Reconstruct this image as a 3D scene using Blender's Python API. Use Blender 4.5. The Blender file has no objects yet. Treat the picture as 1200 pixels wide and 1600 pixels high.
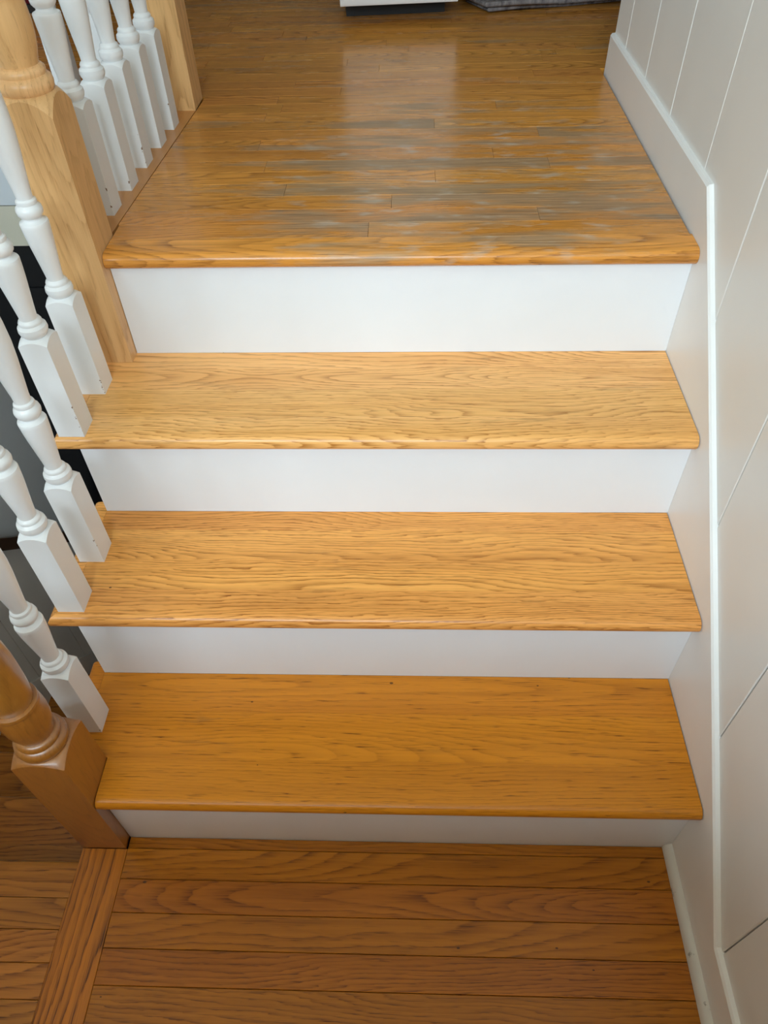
import bpy, math, random
from mathutils import Matrix, Vector
random.seed(11)
S = bpy.context.scene
COL = S.collection

# ------------------------------------------------------------------ camera
cam_d = bpy.data.cameras.new('camera'); cam = bpy.data.objects.new('camera', cam_d); COL.objects.link(cam)
R_ = Vector((0.9993734, 0.02652112, -0.02344015)); U_ = Vector((-0.00341572, 0.73141576, 0.68192325)); F_ = Vector((-0.03522987, 0.68141589, -0.73104804))
m = Matrix((R_, U_, -F_)).transposed().to_4x4(); m.translation = Vector((0.5410802, -0.45177147, 1.3300771))
cam.matrix_world = m
cam_d.sensor_fit = 'VERTICAL'; cam_d.sensor_height = 36.0; cam_d.lens = 36 * 1149.9 / 1600; cam_d.clip_start = 0.02
S.camera = cam
# ------------------------------------------------------------------ world, daylight and added fill, exposure
wd = bpy.data.worlds.new('world'); S.world = wd; wd.use_nodes = True
wd.node_tree.nodes['Background'].inputs[0].default_value = (0.72, 0.84, 1.0, 1)
wd.node_tree.nodes['Background'].inputs[1].default_value = 0.6
def area(name, loc, rot, sx, sy, power, col):
    l = bpy.data.lights.new(name, 'AREA'); l.shape = 'RECTANGLE'; l.size = sx; l.size_y = sy; l.energy = power; l.color = col
    o = bpy.data.objects.new(name, l); COL.objects.link(o); o.location = loc; o.rotation_euler = rot
    return o
R = math.radians
area('daylight_entry_window', (-.30, -2.10, 2.225), (R(90), 0, 0), 2.3, 1.05, 143, (0.685, 0.875, 1.0))
area('kitchen_fill_light', (-1.62, 2.2, 1.75), (R(90), 0, R(-90)), 1.0, 0.9, 0.9, (0.92, 0.96, 1.0))  # added fill for the upper room, not a known window
S.view_settings.view_transform = 'Standard'; S.view_settings.look = 'None'; S.view_settings.gamma = 1
S.view_settings.use_curve_mapping = False
S.view_settings.exposure = 0.0
S.cycles.max_bounces = 8; S.cycles.diffuse_bounces = 5; S.cycles.glossy_bounces = 3

# ------------------------------------------------------------------ dimensions
W = 0.9893
Z = [0.0, 0.191, 0.3817, 0.5671, 0.7636]          # top of floor, three treads, upper floor
Y = [0.0028, 0.2180, 0.4330, 0.6488]              # riser planes
NOSE = 0.0198; TH = 0.027; OV = 0.031; XN = 0.049
XL = -0.61; YB = 1.28                             # stairwell left wall, wall under the upper floor

# ------------------------------------------------------------------ materials
class NT:
    def __init__(s, name):
        s.m = bpy.data.materials.new(name); s.m.use_nodes = True; s.t = s.m.node_tree; s.b = s.t.nodes['Principled BSDF']
    def n(s, typ, **kw):
        x = s.t.nodes.new(typ)
        for k, v in kw.items(): setattr(x, k, v)
        return x
    def put(s, sock, v):
        if isinstance(v, bpy.types.NodeSocket): s.t.links.new(v, sock)
        elif v is not None: sock.default_value = v
    def math(s, op, a, b=None, c=None, clamp=False):
        x = s.n('ShaderNodeMath', operation=op, use_clamp=clamp)
        for i, v in enumerate((a, b, c)): s.put(x.inputs[i], v)
        return x.outputs[0]
    def xyz(s, a, b, c):
        x = s.n('ShaderNodeCombineXYZ')
        for i, v in enumerate((a, b, c)): s.put(x.inputs[i], v)
        return x.outputs[0]
    def vmul(s, a, v):
        x = s.n('ShaderNodeVectorMath', operation='MULTIPLY'); s.put(x.inputs[0], a); x.inputs[1].default_value = v
        return x.outputs[0]
    def noise(s, vec, detail=2, scale=1.0, rough=.5):
        x = s.n('ShaderNodeTexNoise'); s.put(x.inputs['Vector'], vec); x.inputs['Scale'].default_value = scale
        x.inputs['Detail'].default_value = detail; x.inputs['Roughness'].default_value = rough
        return x.outputs[0]
    def ramp(s, f, stops):
        x = s.n('ShaderNodeValToRGB'); e = x.color_ramp.elements
        while len(e) < len(stops): e.new(.5)
        for el, (p_, c) in zip(e, stops):
            el.position = p_; el.color = (c, c, c, 1) if not isinstance(c, tuple) else (*c, 1)
        s.put(x.inputs[0], f)
        return x.outputs[0]
    def mix(s, f, a, b, blend='MIX'):
        x = s.n('ShaderNodeMix', data_type='RGBA', blend_type=blend); s.put(x.inputs[0], f)
        for i, v in ((6, a), (7, b)): s.put(x.inputs[i], (*v, 1) if isinstance(v, tuple) else v)
        return x.outputs[2]
    def bump(s, h, strength, dist=.001):
        x = s.n('ShaderNodeBump'); x.inputs['Strength'].default_value = strength; x.inputs['Distance'].default_value = dist
        s.put(x.inputs['Height'], h); s.put(s.b.inputs['Normal'], x.outputs[0])

def wood(name, axis, light, dark, mid, ring=150, strength=.8, pore=.7, rough=.30, tone=.25, warp=1.0, specks=0.0, wear=0.0, scratch=0.0, coat=.08, spec=.3, coat_rough=.16):
    q = NT(name)
    tc = q.n('ShaderNodeTexCoord'); sp = q.n('ShaderNodeSeparateXYZ'); q.put(sp.inputs[0], tc.outputs['Object'])
    ax = {'x': (0, 1, 2), 'y': (1, 0, 2), 'z': (2, 0, 1)}[axis]
    u, v, w = (sp.outputs[i] for i in ax)
    rnd = q.n('ShaderNodeObjectInfo').outputs['Random']
    fr = lambda k: q.math('FRACT', q.math('MULTIPLY', rnd, k))
    r1, r2, r3, r4 = fr(7.31), fr(13.77), fr(29.3), fr(51.9)
    uo = q.math('MULTIPLY_ADD', rnd, 40.0, u)
    C = q.xyz(uo, v, w)
    n1 = q.noise(q.vmul(C, (1.7, 7, 7)), 2)
    n2 = q.noise(q.vmul(C, (6, 34, 34)), 2)
    n3 = q.noise(q.vmul(C, (22, 190, 190)), 2, rough=.6)
    nb = q.noise(q.xyz(q.math('MULTIPLY', uo, 2.2), 3.1, 1.7), 1)
    vv = q.math('ADD', v, q.math('ADD', q.math('MULTIPLY', q.math('SUBTRACT', n1, .5), .085 * warp), q.math('ADD', q.math('MULTIPLY', q.math('SUBTRACT', n2, .5), .016 * warp), q.math('MULTIPLY', q.math('SUBTRACT', n3, .5), .0075))))
    if axis == 'z': vv = q.math('ADD', vv, q.math('MULTIPLY', w, .35))
    v0 = q.math('MULTIPLY', q.math('SUBTRACT', r1, .5), .13)
    cc = q.math('ADD', q.math('MULTIPLY_ADD', r2, .05, .012), q.math('ADD', q.math('MULTIPLY', u, q.math('MULTIPLY_ADD', r3, .16, -.08)), q.math('MULTIPLY', q.math('SUBTRACT', nb, .5), .09 * warp)))
    d = q.math('SUBTRACT', vv, v0)
    rr = q.math('SQRT', q.math('ADD', q.math('MULTIPLY', d, d), q.math('MULTIPLY', cc, cc)))
    s_ = q.math('FRACT', q.math('MULTIPLY_ADD', rr, ring, q.math('MULTIPLY', n2, .9)))
    prof = q.ramp(s_, [(0, .15), (.05, 1), (.20, .62), (.46, .16), (.86, 0.0), (1, .15)])
    fib = q.ramp(q.noise(q.vmul(C, (12, 620, 620)), 2), [(.33, 0.0), (.66, 1.0)])
    fib2 = q.noise(q.vmul(C, (26, 480, 480)), 1)
    broad = q.noise(q.vmul(C, (1.1, 13, 13)), 3)
    fade = q.ramp(q.noise(q.vmul(C, (2.1, 5, 5)), 2), [(.3, .45), (.65, 1.0)])
    dk = q.math('MULTIPLY', q.math('MULTIPLY', q.math('MULTIPLY', prof, q.math('MULTIPLY_ADD', fib, .85, .22)), strength), fade, clamp=True)
    col = q.mix(q.ramp(broad, [(.36, 0.0), (.66, .75)]), light, mid)
    stk = q.ramp(q.noise(q.vmul(C, (3.2, 110, 110)), 3, rough=.6), [(.34, 0.0), (.70, 1.0)])
    col = q.mix(q.math('MULTIPLY', stk, .30 * min(1.0, strength)), col, dark)
    col = q.mix(dk, col, dark)
    pm = q.math('MULTIPLY', q.ramp(fib2, [(.62, 0.0), (.72, 1.0)]), q.math('MULTIPLY_ADD', prof, .6 * pore, .25 * pore))
    dk2 = tuple(c * .55 for c in dark)
    col = q.mix(pm, col, dk2)
    rg = rough
    if specks:
        vo = q.n('ShaderNodeTexVoronoi'); q.put(vo.inputs['Vector'], q.vmul(C, (20, 34, 34))); vo.inputs['Scale'].default_value = 1.0
        cs = q.n('ShaderNodeSeparateXYZ'); q.put(cs.inputs[0], vo.outputs['Color'])
        sel = q.math('GREATER_THAN', cs.outputs[0], 1 - specks)
        sz = q.math('LESS_THAN', vo.outputs['Distance'], q.math('MULTIPLY_ADD', cs.outputs[1], .055, .025))
        col = q.mix(q.math('MULTIPLY', q.math('MULTIPLY', sel, sz), .8), col, (.035, .014, .006))
    pos = q.n('ShaderNodeNewGeometry').outputs['Position']
    if wear:
        ps = q.n('ShaderNodeSeparateXYZ'); q.put(ps.inputs[0], pos)
        ex = q.math('DIVIDE', q.math('SUBTRACT', ps.outputs[0], .62), .46); ey = q.math('DIVIDE', q.math('SUBTRACT', ps.outputs[1], .92), .48)
        rad = q.math('ADD', q.math('MULTIPLY', ex, ex), q.math('MULTIPLY', ey, ey))
        reg = q.ramp(rad, [(.25, 1.0), (1.0, 0.0)])
        wn = q.noise(q.vmul(pos, (4.5, 26, 26)), 4, rough=.6)
        wv = q.math('ADD', wn, q.math('ADD', q.math('MULTIPLY', reg, .17), q.math('MULTIPLY_ADD', r4, .16, -.16)))
        wm = q.ramp(wv, [(.49, 0.0), (.67, 1.0)])
        wk = q.math('MULTIPLY', wm, wear)
        col = q.mix(wk, col, q.mix(q.ramp(fib, [(0, 0.0), (1, 1.0)]), (.43, .31, .19), (.24, .155, .085)))
        wp = q.math('MULTIPLY', q.ramp(q.noise(q.vmul(pos, (16, 42, 42)), 3), [(.56, 0.0), (.70, 1.0)]), q.math('MULTIPLY', reg, .6))
        col = q.mix(wp, col, (.50, .42, .33))
        gl = q.ramp(q.noise(q.vmul(C, (5, 230, 230)), 3, rough=.65), [(.50, 0.0), (.68, 1.0)])
        col = q.mix(q.math('MULTIPLY', gl, q.math('MULTIPLY_ADD', wm, .35, .25)), col, (.12, .062, .026))
        rg = q.math('MULTIPLY_ADD', wm, .2, rough)
    if scratch:
        sn = q.noise(q.vmul(pos, (7, 60, 60)), 4, rough=.65); sb = q.noise(q.vmul(pos, (3.2, 9, 9)), 2)
        sm = q.math('MULTIPLY', q.ramp(sn, [(.55, 0.0), (.68, 1.0)]), q.ramp(sb, [(.48, 0.0), (.62, scratch)]))
        col = q.mix(sm, col, (.16, .085, .035))
    hs = q.n('ShaderNodeHueSaturation'); q.put(hs.inputs['Color'], col)
    q.put(hs.inputs['Value'], q.math('MULTIPLY_ADD', r2, tone, 1 - tone / 2)); q.put(hs.inputs['Hue'], q.math('MULTIPLY_ADD', r3, .006, .497))
    q.put(q.b.inputs['Base Color'], hs.outputs[0]); q.put(q.b.inputs['Roughness'], rg)
    q.b.inputs['Specular IOR Level'].default_value = spec; q.b.inputs['Coat Weight'].default_value = coat; q.b.inputs['Coat Roughness'].default_value = coat_rough
    q.bump(q.math('SUBTRACT', 1.0, q.math('MAXIMUM', dk, pm)), .10, .0006)
    return q.m

def paint(name, col, rough=.35, var=.03, bumps=.06, chips=None):
    q = NT(name)
    tc = q.n('ShaderNodeTexCoord').outputs['Object']
    n = q.noise(tc, 3, 9.0)
    c = q.mix(q.ramp(n, [(.3, 0.0), (.7, 1.0)]), tuple(x * (1 - var) for x in col), tuple(min(1, x * (1 + var)) for x in col))
    if chips == 'edge':     # little chips along the lower front right edge of a square block
        sp = q.n('ShaderNodeSeparateXYZ'); q.put(sp.inputs[0], tc)
        rnd = q.n('ShaderNodeObjectInfo').outputs['Random']
        ex = q.math('GREATER_THAN', sp.outputs[0], .0186); ey = q.math('LESS_THAN', sp.outputs[1], -.0196)
        lo = q.math('LESS_THAN', sp.outputs[2], .062)
        nn = q.noise(q.xyz(sp.outputs[0], q.math('MULTIPLY', rnd, 9.0), sp.outputs[2]), 2, 130.0)
        k = q.math('MULTIPLY', q.math('MULTIPLY', ex, ey), q.math('MULTIPLY', lo, q.math('GREATER_THAN', nn, .66)))
        c = q.mix(k, c, (.22, .14, .09))
    if chips == 'floor':
        nn = q.noise(q.vmul(tc, (60, 60, 60)), 3, 1.0); k = q.ramp(nn, [(.66, 0.0), (.70, .7)])
        c = q.mix(k, c, (.20, .17, .14))
    q.put(q.b.inputs['Base Color'], c); q.b.inputs['Roughness'].default_value = rough
    q.bump(q.noise(q.vmul(tc, (18, 60, 60)), 2), bumps, .001)
    return q.m

def plain(name, col, rough=.5, metal=0.0):
    q = NT(name); n = q.noise(q.n('ShaderNodeTexCoord').outputs['Object'], 2, 14.0)
    q.put(q.b.inputs['Base Color'], q.mix(n, tuple(c * .9 for c in col), tuple(min(1, c * 1.1) for c in col)))
    q.b.inputs['Roughness'].default_value = rough; q.b.inputs['Metallic'].default_value = metal
    return q.m

OAK_L, OAK_D, OAK_M = (.93, .435, .110), (.32, .10, .013), (.80, .335, .072)
M = {
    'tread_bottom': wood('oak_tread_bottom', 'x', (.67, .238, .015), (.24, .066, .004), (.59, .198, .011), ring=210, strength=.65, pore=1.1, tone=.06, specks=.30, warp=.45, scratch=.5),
    'tread_mid': wood('oak_tread_middle', 'x', OAK_L, OAK_D, OAK_M, ring=185, strength=1.25, pore=.9, tone=.08, specks=.10, scratch=.35),
    'tread_top': wood('oak_tread_upper', 'x', (.97, .545, .195), (.44, .17, .034), (.86, .42, .12), ring=215, strength=1.25, pore=.7, tone=.08, specks=.03, scratch=.4),
    'landing': wood('oak_strip_upper', 'x', (.80, .345, .064), (.22, .076, .012), (.60, .24, .040), ring=200, strength=1.1, pore=.7, tone=.15, wear=.78, rough=.24, coat=.14),
    'floor': wood('oak_strip_lower', 'x', (.49, .168, .010), (.14, .036, .003), (.39, .125, .007), ring=165, strength=1.15, pore=.8, tone=.14, specks=.22, warp=.75),
    'floor_left': wood('oak_strip_left', 'x', (.53, .20, .028), (.13, .037, .005), (.43, .152, .02), ring=105, strength=1.25, pore=.6, tone=.16, warp=1.2),
    'border': wood('oak_border', 'y', (.58, .195, .014), (.10, .028, .003), (.52, .17, .012), ring=125, strength=1.5, pore=.8, tone=.1, warp=.55),
    'shoe': wood('oak_base_rail', 'y', (.58, .265, .075), (.34, .13, .03), (.52, .23, .062), ring=150, strength=.35, pore=.3, tone=.1),
    'newel': wood('oak_newel', 'z', (.83, .51, .24), (.45, .22, .075), (.70, .39, .155), ring=150, strength=.8, pore=.5, tone=.1, rough=.34),
    'newel_warm': wood('oak_newel_warm', 'z', (.37, .145, .020), (.17, .055, .007), (.31, .115, .014), ring=150, strength=.7, pore=.6, tone=.1, rough=.36, coat=1.0, spec=.6, coat_rough=.30),
    'rail': wood('oak_rail', 'y', (.50, .27, .12), (.28, .13, .05), (.44, .23, .10), ring=130, strength=.6),
    'walnut': wood('dark_wood_cap', 'y', (.10, .05, .025), (.04, .018, .01), (.08, .04, .02), ring=130, strength=.6),
    'riser': paint('white_riser_paint', (.765, .775, .79), .33, .012),
    'white': paint('white_gloss_paint', (.79, .79, .785), .28, .012, chips='edge'),
    'wall': paint('warm_white_wall_paint', (.75, .735, .70), .36, .012, .03),
    'skirt': paint('skirt_paint', (.80, .785, .76), .32, .015, .05),
    'quarter': paint('quarter_round_paint', (.62, .59, .54), .4, .04, .08, chips='floor'),
    'grey': paint('grey_wall_paint', (.72, .71, .69), .5, .02, .03),
    'taupe': paint('taupe_panel_paint', (.82, .74, .65), .45, .02, .03),
    'pale': paint('pale_grey_fascia_paint', (.62, .65, .67), .5),
    'cream': paint('cream_header_paint', (.62, .58, .46), .5),
    'black': plain('black_gloss', (.008, .008, .009), .25),
    'tan': paint('tan_paint', (.60, .30, .10), .5),
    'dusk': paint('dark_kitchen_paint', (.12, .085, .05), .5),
    'ceiling': paint('cream_ceiling_paint', (.74, .645, .50), .7),
    'sub': plain('dark_subfloor', (.02, .013, .008), .9),
    'enamel': paint('white_enamel', (.80, .80, .79), .18, .01, .0),
    'plinth': plain('black_plinth', (.012, .012, .012), .6),
    'red': plain('red_fabric', (.22, .008, .014), .9),
    'maroon': plain('dark_fabric', (.03, .008, .01), .9),
    'metal': plain('brushed_metal', (.5, .5, .5), .35, 1.0),
}
q = NT('grey_woven_mat'); tcv = q.n('ShaderNodeTexCoord').outputs['Object']
nn = q.noise(q.vmul(tcv, (55, 55, 20)), 4, rough=.7)
q.put(q.b.inputs['Base Color'], q.ramp(nn, [(.35, (.085, .07, .068)), (.65, (.27, .235, .225))])); q.b.inputs['Roughness'].default_value = .95
q.bump(nn, .6, .004); M['mat'] = q.m
q = NT('window_glass'); q.b.inputs['Transmission Weight'].default_value = 1; q.b.inputs['Roughness'].default_value = 0; q.b.inputs['IOR'].default_value = 1.02; M['glass'] = q.m

# ------------------------------------------------------------------ mesh helpers
def link(name, verts, faces, mat, parent=None, loc=(0, 0, 0), rot=(0, 0, 0), smooth=None):
    me = bpy.data.meshes.new(name); me.from_pydata(verts, [], faces); me.validate(); me.materials.append(mat)
    if smooth:
        for p_ in me.polygons: p_.use_smooth = True
        me.set_sharp_from_angle(angle=R(smooth))
    o = bpy.data.objects.new(name, me); COL.objects.link(o); o.location = loc; o.rotation_euler = rot
    if parent: o.parent = parent
    return o
def tag(o, label, cat=None, group=None, kind=None):
    if label: o['label'] = label
    if cat: o['category'] = cat
    if group: o['group'] = group
    if kind: o['kind'] = kind
    return o
def empty(name, loc=(0, 0, 0), rz=0):
    o = bpy.data.objects.new(name, None); COL.objects.link(o); o.location = loc; o.rotation_euler = (0, 0, rz); o.empty_display_size = .05
    return o
def boxdata(x0, x1, y0, y1, z0, z1, c=0.0, allc=False):
    """box with its top edges chamfered by c; coordinates are relative to the centre, which is returned"""
    cx, cy, cz = (x0 + x1) / 2, (y0 + y1) / 2, (z0 + z1) / 2
    def ring(i, z): return [(x0 + i - cx, y0 + i - cy, z - cz), (x1 - i - cx, y0 + i - cy, z - cz), (x1 - i - cx, y1 - i - cy, z - cz), (x0 + i - cx, y1 - i - cy, z - cz)]
    rs = [ring(c if allc else 0, z0)]
    if allc and c: rs.append(ring(0, z0 + c))
    if c: rs += [ring(0, z1 - c), ring(c, z1)]
    else: rs.append(ring(0, z1))
    v = [p_ for r in rs for p_ in r]; f = [(3, 2, 1, 0)]
    for k in range(len(rs) - 1):
        for i in range(4): f.append((4 * k + i, 4 * k + (i + 1) % 4, 4 * k + 4 + (i + 1) % 4, 4 * k + 4 + i))
    n = 4 * (len(rs) - 1); f.append((n, n + 1, n + 2, n + 3))
    return v, f, (cx, cy, cz)
def box(name, x0, x1, y0, y1, z0, z1, mat, parent=None, c=0.0, off=(0, 0, 0), allc=False):
    v, f, ctr = boxdata(x0, x1, y0, y1, z0, z1, c, allc)
    return link(name, v, f, mat, parent, tuple(ctr[i] - off[i] for i in range(3)))
def prism(name, poly, a0, a1, axis, mat, parent=None, e0=None, e1=None, smooth=None, origin=None):
    """poly: 2D points; axis 'x' -> poly is (y,z), axis 'y' -> poly is (x,z). e0/e1 give the end position per point"""
    n = len(poly); v = []
    for end, fn in ((a0, e0), (a1, e1)):
        for (p_, z) in poly:
            a = fn(p_, z) if fn else end
            v.append((a, p_, z) if axis == 'x' else (p_, a, z))
    f = [tuple(range(n)), tuple(range(2 * n - 1, n - 1, -1))]
    for i in range(n): f.append((i, i + n, (i + 1) % n + n, (i + 1) % n))
    if axis == 'x': f = [tuple(reversed(t)) for t in f]
    f = [tuple(reversed(t)) for t in f]
    if origin is None:
        origin = tuple((max(p_[k] for p_ in v) + min(p_[k] for p_ in v)) / 2 for k in range(3))
    v = [tuple(p_[k] - origin[k] for k in range(3)) for p_ in v]
    loc = origin if parent is None else tuple(origin[k] - parent.location[k] for k in range(3))
    o = link(name, v, f, mat, parent, loc, smooth=smooth)
    import bmesh
    bm = bmesh.new(); bm.from_mesh(o.data); bmesh.ops.recalc_face_normals(bm, faces=bm.faces); bm.to_mesh(o.data); bm.free()
    if smooth: o.data.set_sharp_from_angle(angle=R(smooth))
    return o
def lathe(name, prof, mat, parent, segs=28, loc=(0, 0, 0), smooth=38):
    v = []; f = []
    for r, z in prof:
        for i in range(segs):
            a = 2 * math.pi * i / segs; v.append((r * math.cos(a), r * math.sin(a), z))
    for k in range(len(prof) - 1):
        for i in range(segs):
            j = (i + 1) % segs; f.append((k * segs + i, k * segs + j, (k + 1) * segs + j, (k + 1) * segs + i))
    f.append(tuple(reversed(range(segs)))); n = (len(prof) - 1) * segs; f.append(tuple(range(n, n + segs)))
    return link(name, v, f, mat, parent, loc, smooth=smooth)
def square_block(name, half, z0, ztop, drop, r_in, rise, mat, parent, per=8):
    """square post whose top was turned round, so that every face ends in an arch that is lowest at the corners"""
    P = []
    for sx, sy, dx, dy in ((-1, -1, 1, 0), (1, -1, 0, 1), (1, 1, -1, 0), (-1, 1, 0, -1)):
        for i in range(per):
            t = 2 * i / per; P.append(((sx + dx * t) * half, (sy + dy * t) * half))
    n = len(P); v = []
    zt = []
    for (x, y) in P:
        r = math.hypot(x, y) / half; zt.append(ztop + drop * (1 - ((r - 1) / .41421) ** 1.15 if r > 1 else 1) - drop)
    v += [(x, y, z0) for x, y in P]
    v += [(x, y, z) for (x, y), z in zip(P, zt)]
    for t in (.35, .7, 1.0):
        for (x, y), z in zip(P, zt):
            r = math.hypot(x, y); k = (r + (r_in - r) * t) / r
            v.append((x * k, y * k, z + (ztop + rise - z) * (1 - (1 - t) ** 1.6)))
    f = [tuple(reversed(range(n)))]
    for k in range(4):
        for i in range(n):
            j = (i + 1) % n; f.append((k * n + i, k * n + j, (k + 1) * n + j, (k + 1) * n + i))
    f.append(tuple(range(4 * n, 5 * n)))
    return link(name, v, f, mat, parent, smooth=30)
def copy_thing(o, loc, rz=None):
    c = o.copy(); COL.objects.link(c); c.location = loc
    if rz is not None: c.rotation_euler = (0, 0, rz)
    for ch in list(o.children):
        d = ch.copy(); COL.objects.link(d); d.parent = c
        for g in ch.children:
            e = g.copy(); COL.objects.link(e); e.parent = d
    return c

# ------------------------------------------------------------------ floors
fl = box('floor', -.0285, W + .02, -.85, .70, -.09, -.0182, M['sub']); tag(fl, 'strip oak floor at the foot of the stairs', 'floor', kind='structure')
box('subfloor_slab', -2.8, -.0285, -.85, -.062, -.09, -.0282, M['sub'], fl, off=fl.location)
def fboard(name, x0, x1, y0, y1, z1, mat, parent, th=.0178, c=.0006):
    return box(name, x0, x1, y0, y1, z1 - th, z1, mat, parent, c, off=parent.location)
GAP = .0004
ys = [0.0024, -.0165, -.0665, -.1185, -.1705, -.2215]
while ys[-1] > -.83: ys.append(ys[-1] - .052)
for a, b in zip(ys[:-1], ys[1:]):
    fboard('board', .0505 + GAP, W, b + GAP, a - GAP, 0, M['floor'], fl)
bd = fboard('border_board', -.0285, .0505, -.85, -.0185, 0.0008, M['border'], fl); bd['label'] = 'border board with bold lengthwise grain'
ys = [-.037, -.0985, -.146, -.1935, -.243]
while ys[-1] > -.83: ys.append(ys[-1] - .05)
def bull(y_front, y_back, z, th=TH, extra=()):
    """cross-section of a board with a half-round front edge, front at y_front (towards the smaller value)"""
    r = th / 2; d = 1 if y_back > y_front else -1
    pts = []
    for i in range(9):
        a = -math.pi / 2 + math.pi * i / 8; pts.append((y_front + d * (r - r * math.cos(a)), z - r + r * math.sin(a)))
    pts += [(y_front + d * e, z) for e in extra]
    pts += [(y_back, z), (y_back, z - th)]
    pts += [(y_front + d * e, z - th) for e in reversed(extra)]
    return pts
o = prism('nosing_board', bull(-.037, ys[1] + GAP, 0.0), XL, -.0285 - GAP, 'x', M['floor_left'], fl, smooth=40)
for a, b in zip(ys[1:-1], ys[2:]):
    fboard('board', -2.8 if a < -.3 else XL, -.0285 - GAP, b + GAP, a - GAP, 0, M['floor_left'], fl)

# upper floor
XE = lambda y: .0455 + (y - .705) * .046            # edge between strip floor and the base rail of the balusters
up = box('floor_upper', .046, W + .02, .66, 3.3, Z[4] - .10, Z[4] - .0182, M['sub']); tag(up, 'worn strip oak floor at the top of the stairs', 'floor', kind='structure')
sb = box('subfloor_slab', -1.55, .046, YB, 3.3, Z[4] - .10, Z[4] - .0182, M['sub'], up, off=up.location)
sb = box('subfloor_slab', W + .02, 2.4, 1.48, 3.3, Z[4] - .10, Z[4] - .0182, M['sub'], up, off=up.location)
yf = Y[3] - NOSE
prism('nosing_board', bull(yf, yf + .0555, Z[4]), XN + .0006, W - .0005, 'x', M['landing'], up, smooth=40)
y = yf + .0555 + GAP; row = 0
while y < 3.2:
    y1 = y + .0515
    xa = max(XE(y), XE(y1)) + .0008 if y < 1.345 else -1.55
    if y < .706: xa = XN + .0008
    xb = W - .0042 if y < 1.478 else 2.4
    cuts = [xa]; x = xa + random.uniform(.15, .75)
    while x < xb - .12: cuts.append(x); x += random.uniform(.35, .95)
    cuts.append(xb)
    for a, b in zip(cuts[:-1], cuts[1:]):
        bo = fboard('board', a + .0002, b - .0002, y, y1 - .0005, Z[4], M['landing'], up, c=.0003)
        if a == xa and .706 < y < 1.345:
            cy = bo.data.vertices[0].co.x
            for vt in bo.data.vertices:
                if vt.co.x < 0: vt.co.x += (XE(y + .0257 + vt.co.y) + .0007 - xa)
    y = y1; row += 1

# ------------------------------------------------------------------ walls
# right wall: vertical boards above a skirt
XW = W + .0095
wr = box('wall_right', XW + .012, XW + .13, -.85, 1.478, -.1, 3.1, M['wall']); tag(wr, 'warm white wall of vertical boards on the right', 'wall', kind='structure')
edges = [-.85, -.655, -.418, -.178, .058, .293, .525, .735, .963, 1.166, 1.36, 1.478]
for i, (a, b) in enumerate(zip(edges[:-1], edges[1:])):
    GP = lambda e: 0 if e in (edges[0], edges[-1]) else (.0004 if e == .735 else .0011)
    g0 = GP(a); g1 = GP(b)
    z0, z1 = -.02, 3.1
    v, f = [], []
    # chamfered long edges on the room side
    prof = [(XW + .012, a + g0), (XW + .012, b - g1), (XW + .0013, b - g1), (XW, b - g1 - .0013), (XW, a + g0 + .0013), (XW + .0013, a + g0)]
    cx, cy, cz = XW + .006, (a + b) / 2, 1.54
    v = [(x - cx, y_ - cy, z - cz) for z in (z0, z1) for x, y_ in prof]
    n = 6; f = [tuple(range(n)), tuple(range(2 * n - 1, n - 1, -1))] + [(k, k + n, (k + 1) % n + n, (k + 1) % n) for k in range(n)]
    link('panel', v, f, M['wall'], wr, tuple(c - l for c, l in zip((cx, cy, cz), wr.location)))
# skirt: level on the upper floor, sloping beside the stairs, level at the bottom
BH, YBEND, ZB = .0801, .6826, .0969
y2 = YBEND - (Z[4] + BH - ZB) * .2171 / .19
top = [(1.4785, Z[4] + BH), (YBEND, Z[4] + BH), (y2, ZB), (-.85, ZB)]
bot = [(-.85, -.02), (Y[0], -.02), (Y[3] + .02, Z[4] - .2), (Y[3] + .03, Z[4] - .02), (1.4785, Z[4] - .02)]
CH = .0055
def skirt(name):
    poly = top + bot
    v = [(W, y_, z) for y_, z in poly]                      # room face, its top lowered for the eased edge
    for i in range(4): v[i] = (W, poly[i][0], poly[i][1] - CH)
    v += [(W + .003, y_, z - CH * .25) for y_, z in top] + [(W + .0125, y_, z) for y_, z in top]
    v += [(W + .0125, y_, z) for y_, z in bot]
    f = [tuple(range(9))]
    for i in range(3):
        f.append((i + 1, i, 9 + i, 10 + i)); f.append((10 + i, 9 + i, 13 + i, 14 + i))
    f.append((0, 8, 21, 13, 9)); f.append((3, 11 + 1, 16, 17, 4))
    for i in range(4): f.append((4 + i, 17 + i, 18 + i, 5 + i))
    f.append((13, 21, 20, 19, 18, 17, 16, 15, 14))
    return link(name, v, f, M['skirt'])
sk = skirt('trim_1'); tag(sk, 'painted skirt board following the stairs along the right wall', 'skirt board', kind='structure')
qr = []
for i in range(7):
    a = math.pi / 2 * i / 6; qr.append((W - .0135 * math.cos(a), .0008 + .016 * math.sin(a)))
qr = qr + [(W, .0008)]
o = prism('trim_2', qr, -.85, Y[0] - .0005, 'y', M['quarter'], smooth=50); tag(o, 'chipped white quarter round where floor meets right skirt', 'quarter round', kind='structure')

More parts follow.
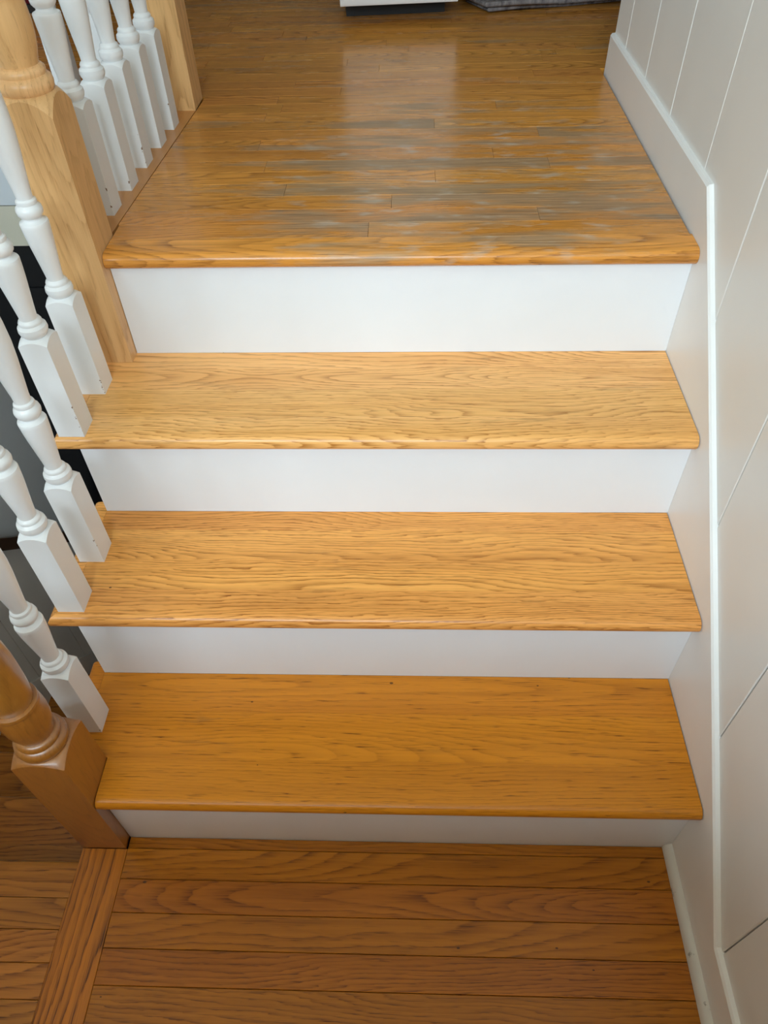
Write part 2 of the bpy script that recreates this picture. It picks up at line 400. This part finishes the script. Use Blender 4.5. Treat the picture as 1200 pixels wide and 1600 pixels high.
# unseen knee wall added to shade the lowest steps and warm the bounce, and the entry room beyond it, whose window lights the stairs
kw = box('added_knee_wall', -2.8, XW + .13, -.97, -.85, -.1, 1.08, M['tan']); tag(kw, 'added tan knee wall that shades the foot of the stairs', 'wall', kind='structure')
box('cap', -2.8, XW + .13, -.985, -.835, 1.08, 1.10, M['riser'], kw, c=.003, off=kw.location)
wf = empty('wall_front', (0, -2.0, 0)); tag(wf, 'white entry wall with a wide window facing the stairs', 'wall', kind='structure')
WX0, WX1, WZ0, WZ1 = -1.45, .85, 1.70, 2.75
for (x0, x1, z0, z1) in ((-2.8, WX0, -.1, 3.1), (WX1, XW + .13, -.1, 3.1), (WX0, WX1, -.1, WZ0), (WX0, WX1, WZ1, 3.1)):
    box('wall_section', x0, x1, -2.05, -1.95, z0, z1, M['ceiling'], wf, off=wf.location)
w1 = empty('window_1', (-.30, -2.0, 2.22)); tag(w1, 'white framed entry window facing the stairs', 'window', kind='structure')
fx = [WX0, WX0 + .04, -.70, -.67, .07, .10, WX1 - .04, WX1]
for (x0, x1, z0, z1) in ((fx[0], fx[1], WZ0, WZ1), (fx[6], fx[7], WZ0, WZ1), (fx[2], fx[3], WZ0 + .04, WZ1 - .04), (fx[4], fx[5], WZ0 + .04, WZ1 - .04), (fx[1], fx[6], WZ0, WZ0 + .04), (fx[1], fx[6], WZ1 - .04, WZ1)):
    box('window_frame', x0, x1, -2.025, -1.975, z0, z1, M['riser'], w1, c=.002, off=w1.location)
o = box('wall_entry_left', -2.9, -2.8, -2.05, -.3, -.1, 3.1, M['ceiling']); tag(o, 'left wall of the entry', 'wall', kind='structure')
o = box('wall_entry_right', XW + .012, XW + .13, -1.95, -.97, -.1, 3.1, M['ceiling']); tag(o, 'right wall of the entry', 'wall', kind='structure')
o = box('wall_entry_inner', -2.8, XL - .12, -.42, -.3, -.1, 3.1, M['ceiling']); tag(o, 'inner wall of the entry', 'wall', kind='structure')
o = box('floor_entry', -2.8, XW + .13, -2.05, -.97, -.12, -.1, M['floor_left']); tag(o, 'wood floor of the entry', 'floor', kind='structure')

# left wall of the stairwell: grey plaster over a taupe boarded dado that follows the lower flight
SL = -.19 / .185
capz = lambda y_: -.235 + SL * (y_ - .856)
skz = lambda y_: -.624 + SL * (y_ - .661)
wl = box('wall_left', XL - .12, XL - .008, -.3, YB + .1, -1.6, 3.1, M['grey']); tag(wl, 'grey stairwell wall left of the balusters', 'wall', kind='structure')
prism('plaster', [(-.3, capz(-.3) + .01), (YB, capz(YB) + .01), (YB, 3.1), (-.3, 3.1)], XL - .008, XL, 'x', M['grey'], wl)
yy = -.302; k = 0
while yy < YB - .01:
    b = min(yy + .112, YB); 
    prism('dado_panel', [(yy + .0015, -1.6), (b - .0015, -1.6), (b - .0015, capz(b) + .005), (yy + .0015, capz(yy) + .005)], XL - .0079, XL, 'x', M['taupe'], wl); yy = b
cp = prism('trim_3', [(-.3, capz(-.3)), (YB - .001, capz(YB)), (YB - .001, capz(YB) + .052), (-.3, capz(-.3) + .052)], XL + .0002, XL + .022, 'x', M['walnut']); tag(cp, 'dark brown sloping cap rail on the grey stairwell wall', 'rail', kind='structure')
prism('bead', [(-.3, capz(-.3) + .034), (YB - .001, capz(YB) + .034), (YB - .001, capz(YB) + .052), (-.3, capz(-.3) + .052)], XL + .022, XL + .03, 'x', M['walnut'], cp)
ls = prism('trim_4', [(-.2, skz(-.2)), (YB - .001, skz(YB)), (YB - .001, skz(YB) - .36), (-.2, skz(-.2) - .36)], XL + .0002, XL + .010, 'x', M['taupe']); tag(ls, 'taupe skirt board sloping beside the lower flight', 'skirt board', kind='structure')
# wall below the upper floor, with a black door at the bottom of the well
wb = empty('wall_back', (0, YB, 0)); tag(wb, 'pale wall below the upper floor behind the stairwell', 'wall', kind='structure')
box('fascia', XL, .0, YB, YB + .1, .556, Z[4] - .021, M['pale'], wb, off=wb.location)
box('header', XL, .0, YB + .004, YB + .1, .45, .552, M['cream'], wb, off=wb.location)
box('seam', XL, .0, YB + .012, YB + .1, .552, .556, M['plinth'], wb, off=wb.location)
dr = box('door_1', XL, .0, YB + .012, YB + .05, -1.33, .45, M['black'], c=.002); tag(dr, 'black door at the bottom of the stairwell', 'door', kind='structure')
for (a, b) in ((-1.2, -.55), (-.45, .33)):
    box('door_panel', XL + .1, -.1, YB + .006, YB + .012, a, b, M['black'], dr, c=.001, off=dr.location)
# side of the upper flight, closed down to the lower floor
side = [(-.0, -1.55), (YB, -1.55), (YB, Z[4] - .03), (Y[3] + .012, Z[4] - .03)]
for k in (3, 2, 1):
    side += [(Y[k] + .012, Z[k] - TH - .001), (Y[k - 1] + .012, Z[k] - TH - .001)]
side += [(Y[0] + .012, -.1), (0, -.1)]
sd = prism('trim_5', side, .0005, .012, 'x', M['riser']); tag(sd, 'white stringer closing the open side of the stairs', 'stringer', kind='structure')

# ceiling and the kitchen walls
o = box('ceiling', -2.9, 2.55, -2.1, 3.5, 3.1, 3.2, M['ceiling']); tag(o, 'white ceiling above the stairs', 'ceiling', kind='structure')
o = box('wall_kitchen_back', -1.75, 2.55, 3.3, 3.4, Z[4] - .1, 3.1, M['dusk']); tag(o, 'far wall of the kitchen', 'wall', kind='structure')
o = box('wall_kitchen_right', 2.4, 2.5, 1.478, 3.3, Z[4] - .1, 3.1, M['dusk']); tag(o, 'right wall of the kitchen', 'wall', kind='structure')
wk = empty('wall_kitchen_left', (-1.6, 2.3, 0)); tag(wk, 'left wall of the upper room with an opening for the added fill light', 'wall', kind='structure')
for (y0, y1, z0, z1) in ((1.28, 1.68, .66, 3.1), (2.72, 3.3, .66, 3.1), (1.68, 2.72, .66, 1.28), (1.68, 2.72, 2.22, 3.1)):
    box('wall_section', -1.65, -1.55, y0, y1, z0, z1, M['ceiling'], wk, off=wk.location)
o = box('wall_well_back', -1.65, XL - .008, YB - .1, YB, -.1, 3.1, M['grey']); tag(o, 'grey wall closing the stairwell corner', 'wall', kind='structure')
o = box('wall_kitchen_front', W + .15, 2.5, 1.36, 1.478, Z[4] - .1, 3.1, M['dusk']); tag(o, 'kitchen wall beside the boarded wall end', 'wall', kind='structure')

# ------------------------------------------------------------------ lower flight going down on the left
names = ['first', 'second', 'third', 'fourth', 'fifth', 'sixth']
for k in range(1, 7):
    z = -.19 * k; y0 = -.037 + .185 * (k - 1) - .03; y1 = -.037 + .185 * k
    t = empty('stair_tread', (XL / 2, (y0 + y1) / 2, z - TH)); tag(t, 'dark oak tread, %s step down left of the newel' % names[k - 1], 'stair tread', 'treads of the lower flight')
    prism('nosing_board', bull(y1, y1 - .10, z), XL + .011, -.002, 'x', M['floor_left'], t, smooth=40)
    prism('board', [(y0, z - TH), (y1 - .1003, z - TH), (y1 - .1003, z), (y0, z)], XL + .011, -.002, 'x', M['floor_left'], t)
    r = box('stair_riser', XL + .011, -.002, y0 + .012, y0 + .026, z, z + .19 - TH, M['riser']); tag(r, 'riser above the %s step down of the lower flight' % names[k - 1], 'stair riser', 'risers of the lower flight')
o = box('floor_lower', XL, 0, .95, YB + .012, -1.4, -1.33, M['floor_left']); tag(o, 'dim wood floor at the bottom of the stairwell', 'floor', kind='structure')

# ------------------------------------------------------------------ upper flight: risers and treads
rl = ['white riser under the lowest tread, dim and close to the floor', 'white riser between the lowest and the middle tread', 'white riser between the middle and the highest tread', 'tall bright white riser under the upper floor edge']
for k in range(4):
    x0 = XN + .0006 if k in (0, 3) else .0
    o = box('stair_riser', x0, W - .0003, Y[k], Y[k] + .012, Z[k] + (-.006 if k == 0 else .0002), Z[k + 1] - TH - .0002, M['riser'], c=.0004)
    tag(o, rl[k], 'stair riser', 'risers of the upper flight')
tl = ['lowest oak tread, plain and honey coloured, notched around the lower newel', 'middle oak tread of three, with bold wavy grain', 'highest and palest oak tread, just below the tall riser']
tm = [M['tread_bottom'], M['tread_mid'], M['tread_top']]
for k in (1, 2, 3):
    yf = Y[k - 1] - NOSE; yb = Y[k] - .0002 + .0; z = Z[k]
    t = empty('stair_tread', ((W) / 2, (yf + yb) / 2, z - TH)); tag(t, tl[k - 1], 'stair tread', 'treads of the upper flight')
    cuts = {1: [.0782, .162], 2: [.062, .125, .19], 3: [.058, .128, .185]}[k]
    ys = [yf + c for c in cuts] + [yb]
    if k == 1:
        prism('nosing_board', bull(yf, ys[0], z), XN + .0008, W - .0016, 'x', tm[0], t, smooth=40)
    else:
        prism('nosing_board', bull(yf, ys[0], z, extra=(OV,)), 0, W - .0016, 'x', tm[k - 1], t, smooth=40, e0=lambda p_, z_, yf=yf: min(-OV + (p_ - yf), 0.0))
    for a, b in zip(ys[:-1], ys[1:]):
        box('board', 0.0, W - .0016, a + .0001, b - .0001, z - TH, z, tm[k - 1], t, off=t.location)
    # return nosing along the open end, running a little past the riser
    ye = Y[k] + .022 if k < 3 else Y[3] - .03
    pf = [(x, zz) for x, zz in bull(-OV, -.0004, z)]
    if k == 1: prism('return_nosing', pf, .0609, ye, 'y', tm[0], t, smooth=40)
    else: prism('return_nosing', pf, 0, ye, 'y', tm[k - 1], t, smooth=40, e0=lambda p_, z_, yf=yf: yf + (p_ + OV))

# ------------------------------------------------------------------ base rail of the landing balusters
br = empty('base_rail', (.01, .98, Z[4])); tag(br, 'flat tan oak base rail under the landing balusters', 'base rail')
v = [(-.034, .700), (XE(.700) - .0004, .700), (XE(1.27) - .0004, 1.27), (-.010, 1.27)]
v3 = [(x - .01, y_ - .98, z) for z in (-.1, .0003) for x, y_ in v]
link('rail_board', v3, [(3, 2, 1, 0), (4, 5, 6, 7), (0, 1, 5, 4), (1, 2, 6, 5), (2, 3, 7, 6), (3, 0, 4, 7)], M['shoe'], br)
br2 = box('base_rail', -.60, -.008, YB - .004, 1.345, Z[4] - .02, Z[4] + .0003, M['shoe']); tag(br2, 'oak base rail behind the landing balusters, running left from the far newel', 'base rail')

# ------------------------------------------------------------------ balusters
def baluster_profile(H):
    b = .176                                             # top of the square block
    p_ = [(.0145, b - .004), (.0165, b + .001), (.0195, b + .005), (.0208, b + .010), (.0200, b + .0155), (.0168, b + .0185), (.0160, b + .0195), (.0165, b + .0225), (.0150, b + .0255), (.0122, b + .0275),
          (.0126, b + .034), (.0140, b + .048), (.0160, b + .066), (.0182, b + .086), (.0194, b + .100), (.0200, b + .110), (.0203, b + .1145), (.0196, b + .1165), (.0150, b + .1185), (.0128, b + .1205),
          (.0128, b + .1225), (.0150, b + .1240), (.0178, b + .1275), (.0186, b + .1325), (.0176, b + .1375), (.0150, b + .1400), (.0140, b + .1415), (.0148, b + .1440), (.0140, b + .1470), (.0112, b + .1490),
          (.0118, b + .160), (.0145, b + .185), (.0178, b + .215), (.0196, b + .240), (.0195, b + .265), (.0180, b + .30)]
    z0 = b + .30
    for i in range(1, 7):
        t = i / 6; p_.append((.0180 - .0085 * t, z0 + (H - z0) * t))
    return p_
def make_baluster(H, label, group, loc):
    e = empty('baluster', loc); tag(e, label, 'baluster', group)
    square_block('base_block', .021, 0, .174, .0062, .0165, .0025, M['white'], e)
    lathe('turned_shaft', baluster_profile(H), M['white'], e)
    return e
G1, G2 = 'white balusters on the stair treads', 'white balusters on the landing base rail'
tallb = make_baluster(.80, 'white baluster on the highest tread, right beside the tall oak newel', G1, (.0050, .5505, Z[3]))
shortb = make_baluster(.705, 'white baluster at the front corner of the highest tread', G1, (.0030, .4415, Z[3]))
for src, loc, lab in ((tallb, (.0085, .3365, Z[2]), 'white baluster at the back of the middle tread'),
                      (shortb, (.0055, .2345, Z[2]), 'white baluster at the front corner of the middle tread'),
                      (tallb, (.0070, .1255, Z[1]), 'white baluster on the lowest tread, right behind the lower newel')):
    c = copy_thing(src, loc); c['label'] = lab
LP = [(.0120, .7910), (.0165, .8890), (.0195, .9890), (.0240, 1.0850), (.0285, 1.1810)]
LL = ['landing baluster nearest the tall oak newel', 'second landing baluster from the tall oak newel', 'middle one of the five landing balusters', 'fourth landing baluster from the tall oak newel', 'landing baluster next to the far oak newel']
for (x, y_), lab in zip(LP, LL):
    c = copy_thing(tallb, (x, y_, Z[4] + .0003), R(-1.6)); c['label'] = 'white ' + lab; c['group'] = G2
for x, lab in ((-.124, 'white baluster of the rear rail, seen between the second and middle landing balusters'), (-.208, 'white baluster of the rear rail, seen just behind the nearest landing baluster'), (-.292, 'white baluster of the rear rail, behind the tall oak newel')):
    c = copy_thing(tallb, (x, 1.312, Z[4] + .0003)); c['label'] = lab; c['group'] = 'white balusters of the rear rail'

# ------------------------------------------------------------------ newel posts
def make_newel(label, loc, half, hb, H, drop, mat):
    e = empty('newel_post', loc); tag(e, label, 'newel post', 'turned oak newel posts')
    square_block('base_block', half, 0, hb, drop, .036, .003, mat, e, per=10)
    b = hb + .002
    col = [(.030, b - .004), (.0345, b), (.0372, b + .005), (.0380, b + .011), (.0368, b + .017), (.0330, b + .0205), (.0315, b + .0215), (.0322, b + .0245), (.0318, b + .0285), (.0290, b + .0315), (.0262, b + .0335)]
    lathe('collar', col, mat, e, segs=40)
    urn = [(.0255, b + .033), (.0272, b + .040), (.0300, b + .050), (.0326, b + .064), (.0336, b + .078), (.0332, b + .092), (.0322, b + .104), (.0318, b + .108), (.0322, b + .1095), (.0325, b + .112), (.0318, b + .115), (.0262, b + .1165)]
    lathe('urn', urn, mat, e, segs=40)
    sh = [(.0262, b + .116), (.0275, b + .120), (.0300, b + .140), (.0318, b + .170), (.0325, b + .20), (.0310, b + .25), (.0270, b + .32), (.0235, b + .40)]
    z0 = b + .40
    sh += [(.0235 + .002 * i / 4, z0 + (H - .12 - z0) * i / 4) for i in range(1, 5)] + [(.036, H - .115), (.036, H - .10), (.022, H - .09), (.034, H - .05), (.026, H - .012), (.008, H)]
    lathe('turned_shaft', sh, mat, e, segs=40)
    return e
make_newel('squat based oak newel post standing at the foot of the stairs', (.0098, .0212, 0.0009), .0390, .330, 1.08, .011, M['newel_warm'])
make_newel('tall pale oak newel post at the top of the stairs', (.0092, .6600, Z[3]), .0395, .424, 1.18, .022, M['newel'])
make_newel('oak newel post at the far end of the landing balusters', (.0330, 1.3080, Z[4] + .0001), .0385, .420, 1.10, .015, M['newel'])
# the small oak filler between lower newel and first riser
# ------------------------------------------------------------------ handrails above the frame
def rail(a, b, lab, name='handrail'):
    a, b = Vector(a), Vector(b); d = b - a; L = d.length
    pr = [(-.026, 0), (.026, 0), (.029, .015), (.027, .035), (.014, .048), (-.014, .048), (-.027, .035), (-.029, .015)]
    v = [(x, y_, z) for y_ in (0, L) for x, z in pr]; n = 8
    f = [tuple(range(n)), tuple(range(2 * n - 1, n - 1, -1))] + [(k, k + n, (k + 1) % n + n, (k + 1) % n) for k in range(n)]
    o = link(name, v, f, M['rail'], None, a); o.rotation_euler = d.to_track_quat('Y', 'Z').to_euler()
    tag(o, lab, 'handrail')
sl = .19 / .2171
rz = lambda y_: Z[3] + .83 + sl * (y_ - .5505)
rail((.008, .10, rz(.10)), (.006, .612, rz(.612)), 'sloping oak handrail over the stair balusters')
rail((.010, .695, Z[4] + .80), (.032, 1.272, Z[4] + .80), 'level oak handrail over the landing balusters')
rail((-.008, 1.312, Z[4] + .80), (-.60, 1.312, Z[4] + .80), 'level oak handrail over the rear rail')

# ------------------------------------------------------------------ things on the upper floor
ap = empty('white_cabinet', (.508, 1.885, Z[4]), R(5.5)); tag(ap, 'white enamelled floor cabinet at the top edge of the picture', 'cabinet')
v, f, c = boxdata(-.158, .158, 0.02, .36, .05, .82, .004, True); link('body', v, f, M['enamel'], ap, c)
prof = [(0.0, .058), (.004, .052), (.012, .05), (.02, .05), (.02, .40), (.003, .40), (0, .397)]
pn = prism('front_panel', prof, -.158, .158, 'x', M['enamel'], None, smooth=40); pn.parent = ap
v, f, c = boxdata(-.14, .14, .13, .33, .0005, .05); link('plinth', v, f, M['plinth'], ap, c)
v, f, c = boxdata(-.158, .158, 0, .02, .405, .81, .003); link('front_panel', v, f, M['enamel'], ap, c)
v, f, c = boxdata(.008, .022, -.0012, 0.0, .066, .076); link('badge', v, f, M['plinth'], ap, c)
for zz in (.37, .78):
    v, f, c = boxdata(-.10, .10, -.022, 0, zz, zz + .014, .003, True); link('handle', v, f, M['metal'], ap, c)

mt = empty('folded_mat', (.98, 2.12, Z[4])); tag(mt, 'grey woven mat folded in layers on the upper floor', 'mat')
def matlayer(pts, z0, z1):
    n = len(pts); N = 0; v = []
    cx = sum(p_[0] for p_ in pts) / n; cy = sum(p_[1] for p_ in pts) / n
    for s_, z in ((.985, z0), (1.0, z0 + (z1 - z0) * .3), (1.0, z0 + (z1 - z0) * .7), (.985, z1)):
        v += [(cx + (x - cx) * s_ - .98, cy + (y_ - cy) * s_ - 2.12, z + .003 * math.sin(i * 2.1)) for i, (x, y_) in enumerate(pts)]
    f = [tuple(reversed(range(n))), tuple(range(3 * n, 4 * n))]
    for k in range(3):
        for i in range(n): f.append((k * n + i, k * n + (i + 1) % n, (k + 1) * n + (i + 1) % n, (k + 1) * n + i))
    link('layer', v, f, M['mat'], mt, smooth=30)
matlayer([(.755, 2.0), (.86, 2.024), (.975, 2.052), (1.2, 2.105), (1.19, 2.25), (1.15, 2.4), (.9, 2.36), (.70, 2.31), (.70, 2.12)], .004, .014)
matlayer([(.745, 1.985), (.86, 1.998), (.975, 2.02), (1.15, 2.05), (1.16, 2.22), (1.12, 2.37), (.9, 2.34), (.68, 2.29), (.69, 2.10)], .0185, .030)

fs = empty('footstool', (-.66, 2.25, Z[4])); tag(fs, 'red footstool seen between the newel and the landing balusters', 'footstool')
v, f, c = boxdata(-.20, .095, -.15, .15, .02, .16, .02, True); link('cushion', v, f, M['red'], fs, c)
v, f, c = boxdata(-.205, .10, -.155, -.151, .085, .094); link('piping', v, f, M['pale'], fs, c)
for sx in (-.18, .07):
    for sy in (-.13, .13):
        v, f, c = boxdata(sx - .015, sx + .015, sy - .015, sy + .015, .0005, .022); link('foot', v, f, M['plinth'], fs, c)
bk = empty('dark_bag', (-.43, 2.30, Z[4])); tag(bk, 'dark maroon bag behind the landing balusters', 'bag')
bag = [(.10, .0005), (.125, .02), (.13, .07), (.12, .13), (.09, .19), (.05, .21), (.03, .212)]
lathe('body', bag, M['maroon'], bk, segs=24)
ring = []
v = []; f = []
for i in range(13):
    a = math.pi * i / 12
    for j in range(6):
        b = 2 * math.pi * j / 6; rr = .05 + .005 * math.cos(b); v.append((rr * math.cos(a), .005 * math.sin(b), .20 + rr * 1.2 * math.sin(a)))
for i in range(12):
    for j in range(6): f.append((i * 6 + j, i * 6 + (j + 1) % 6, (i + 1) * 6 + (j + 1) % 6, (i + 1) * 6 + j))
link('handle', v, f, M['maroon'], bk, smooth=40)
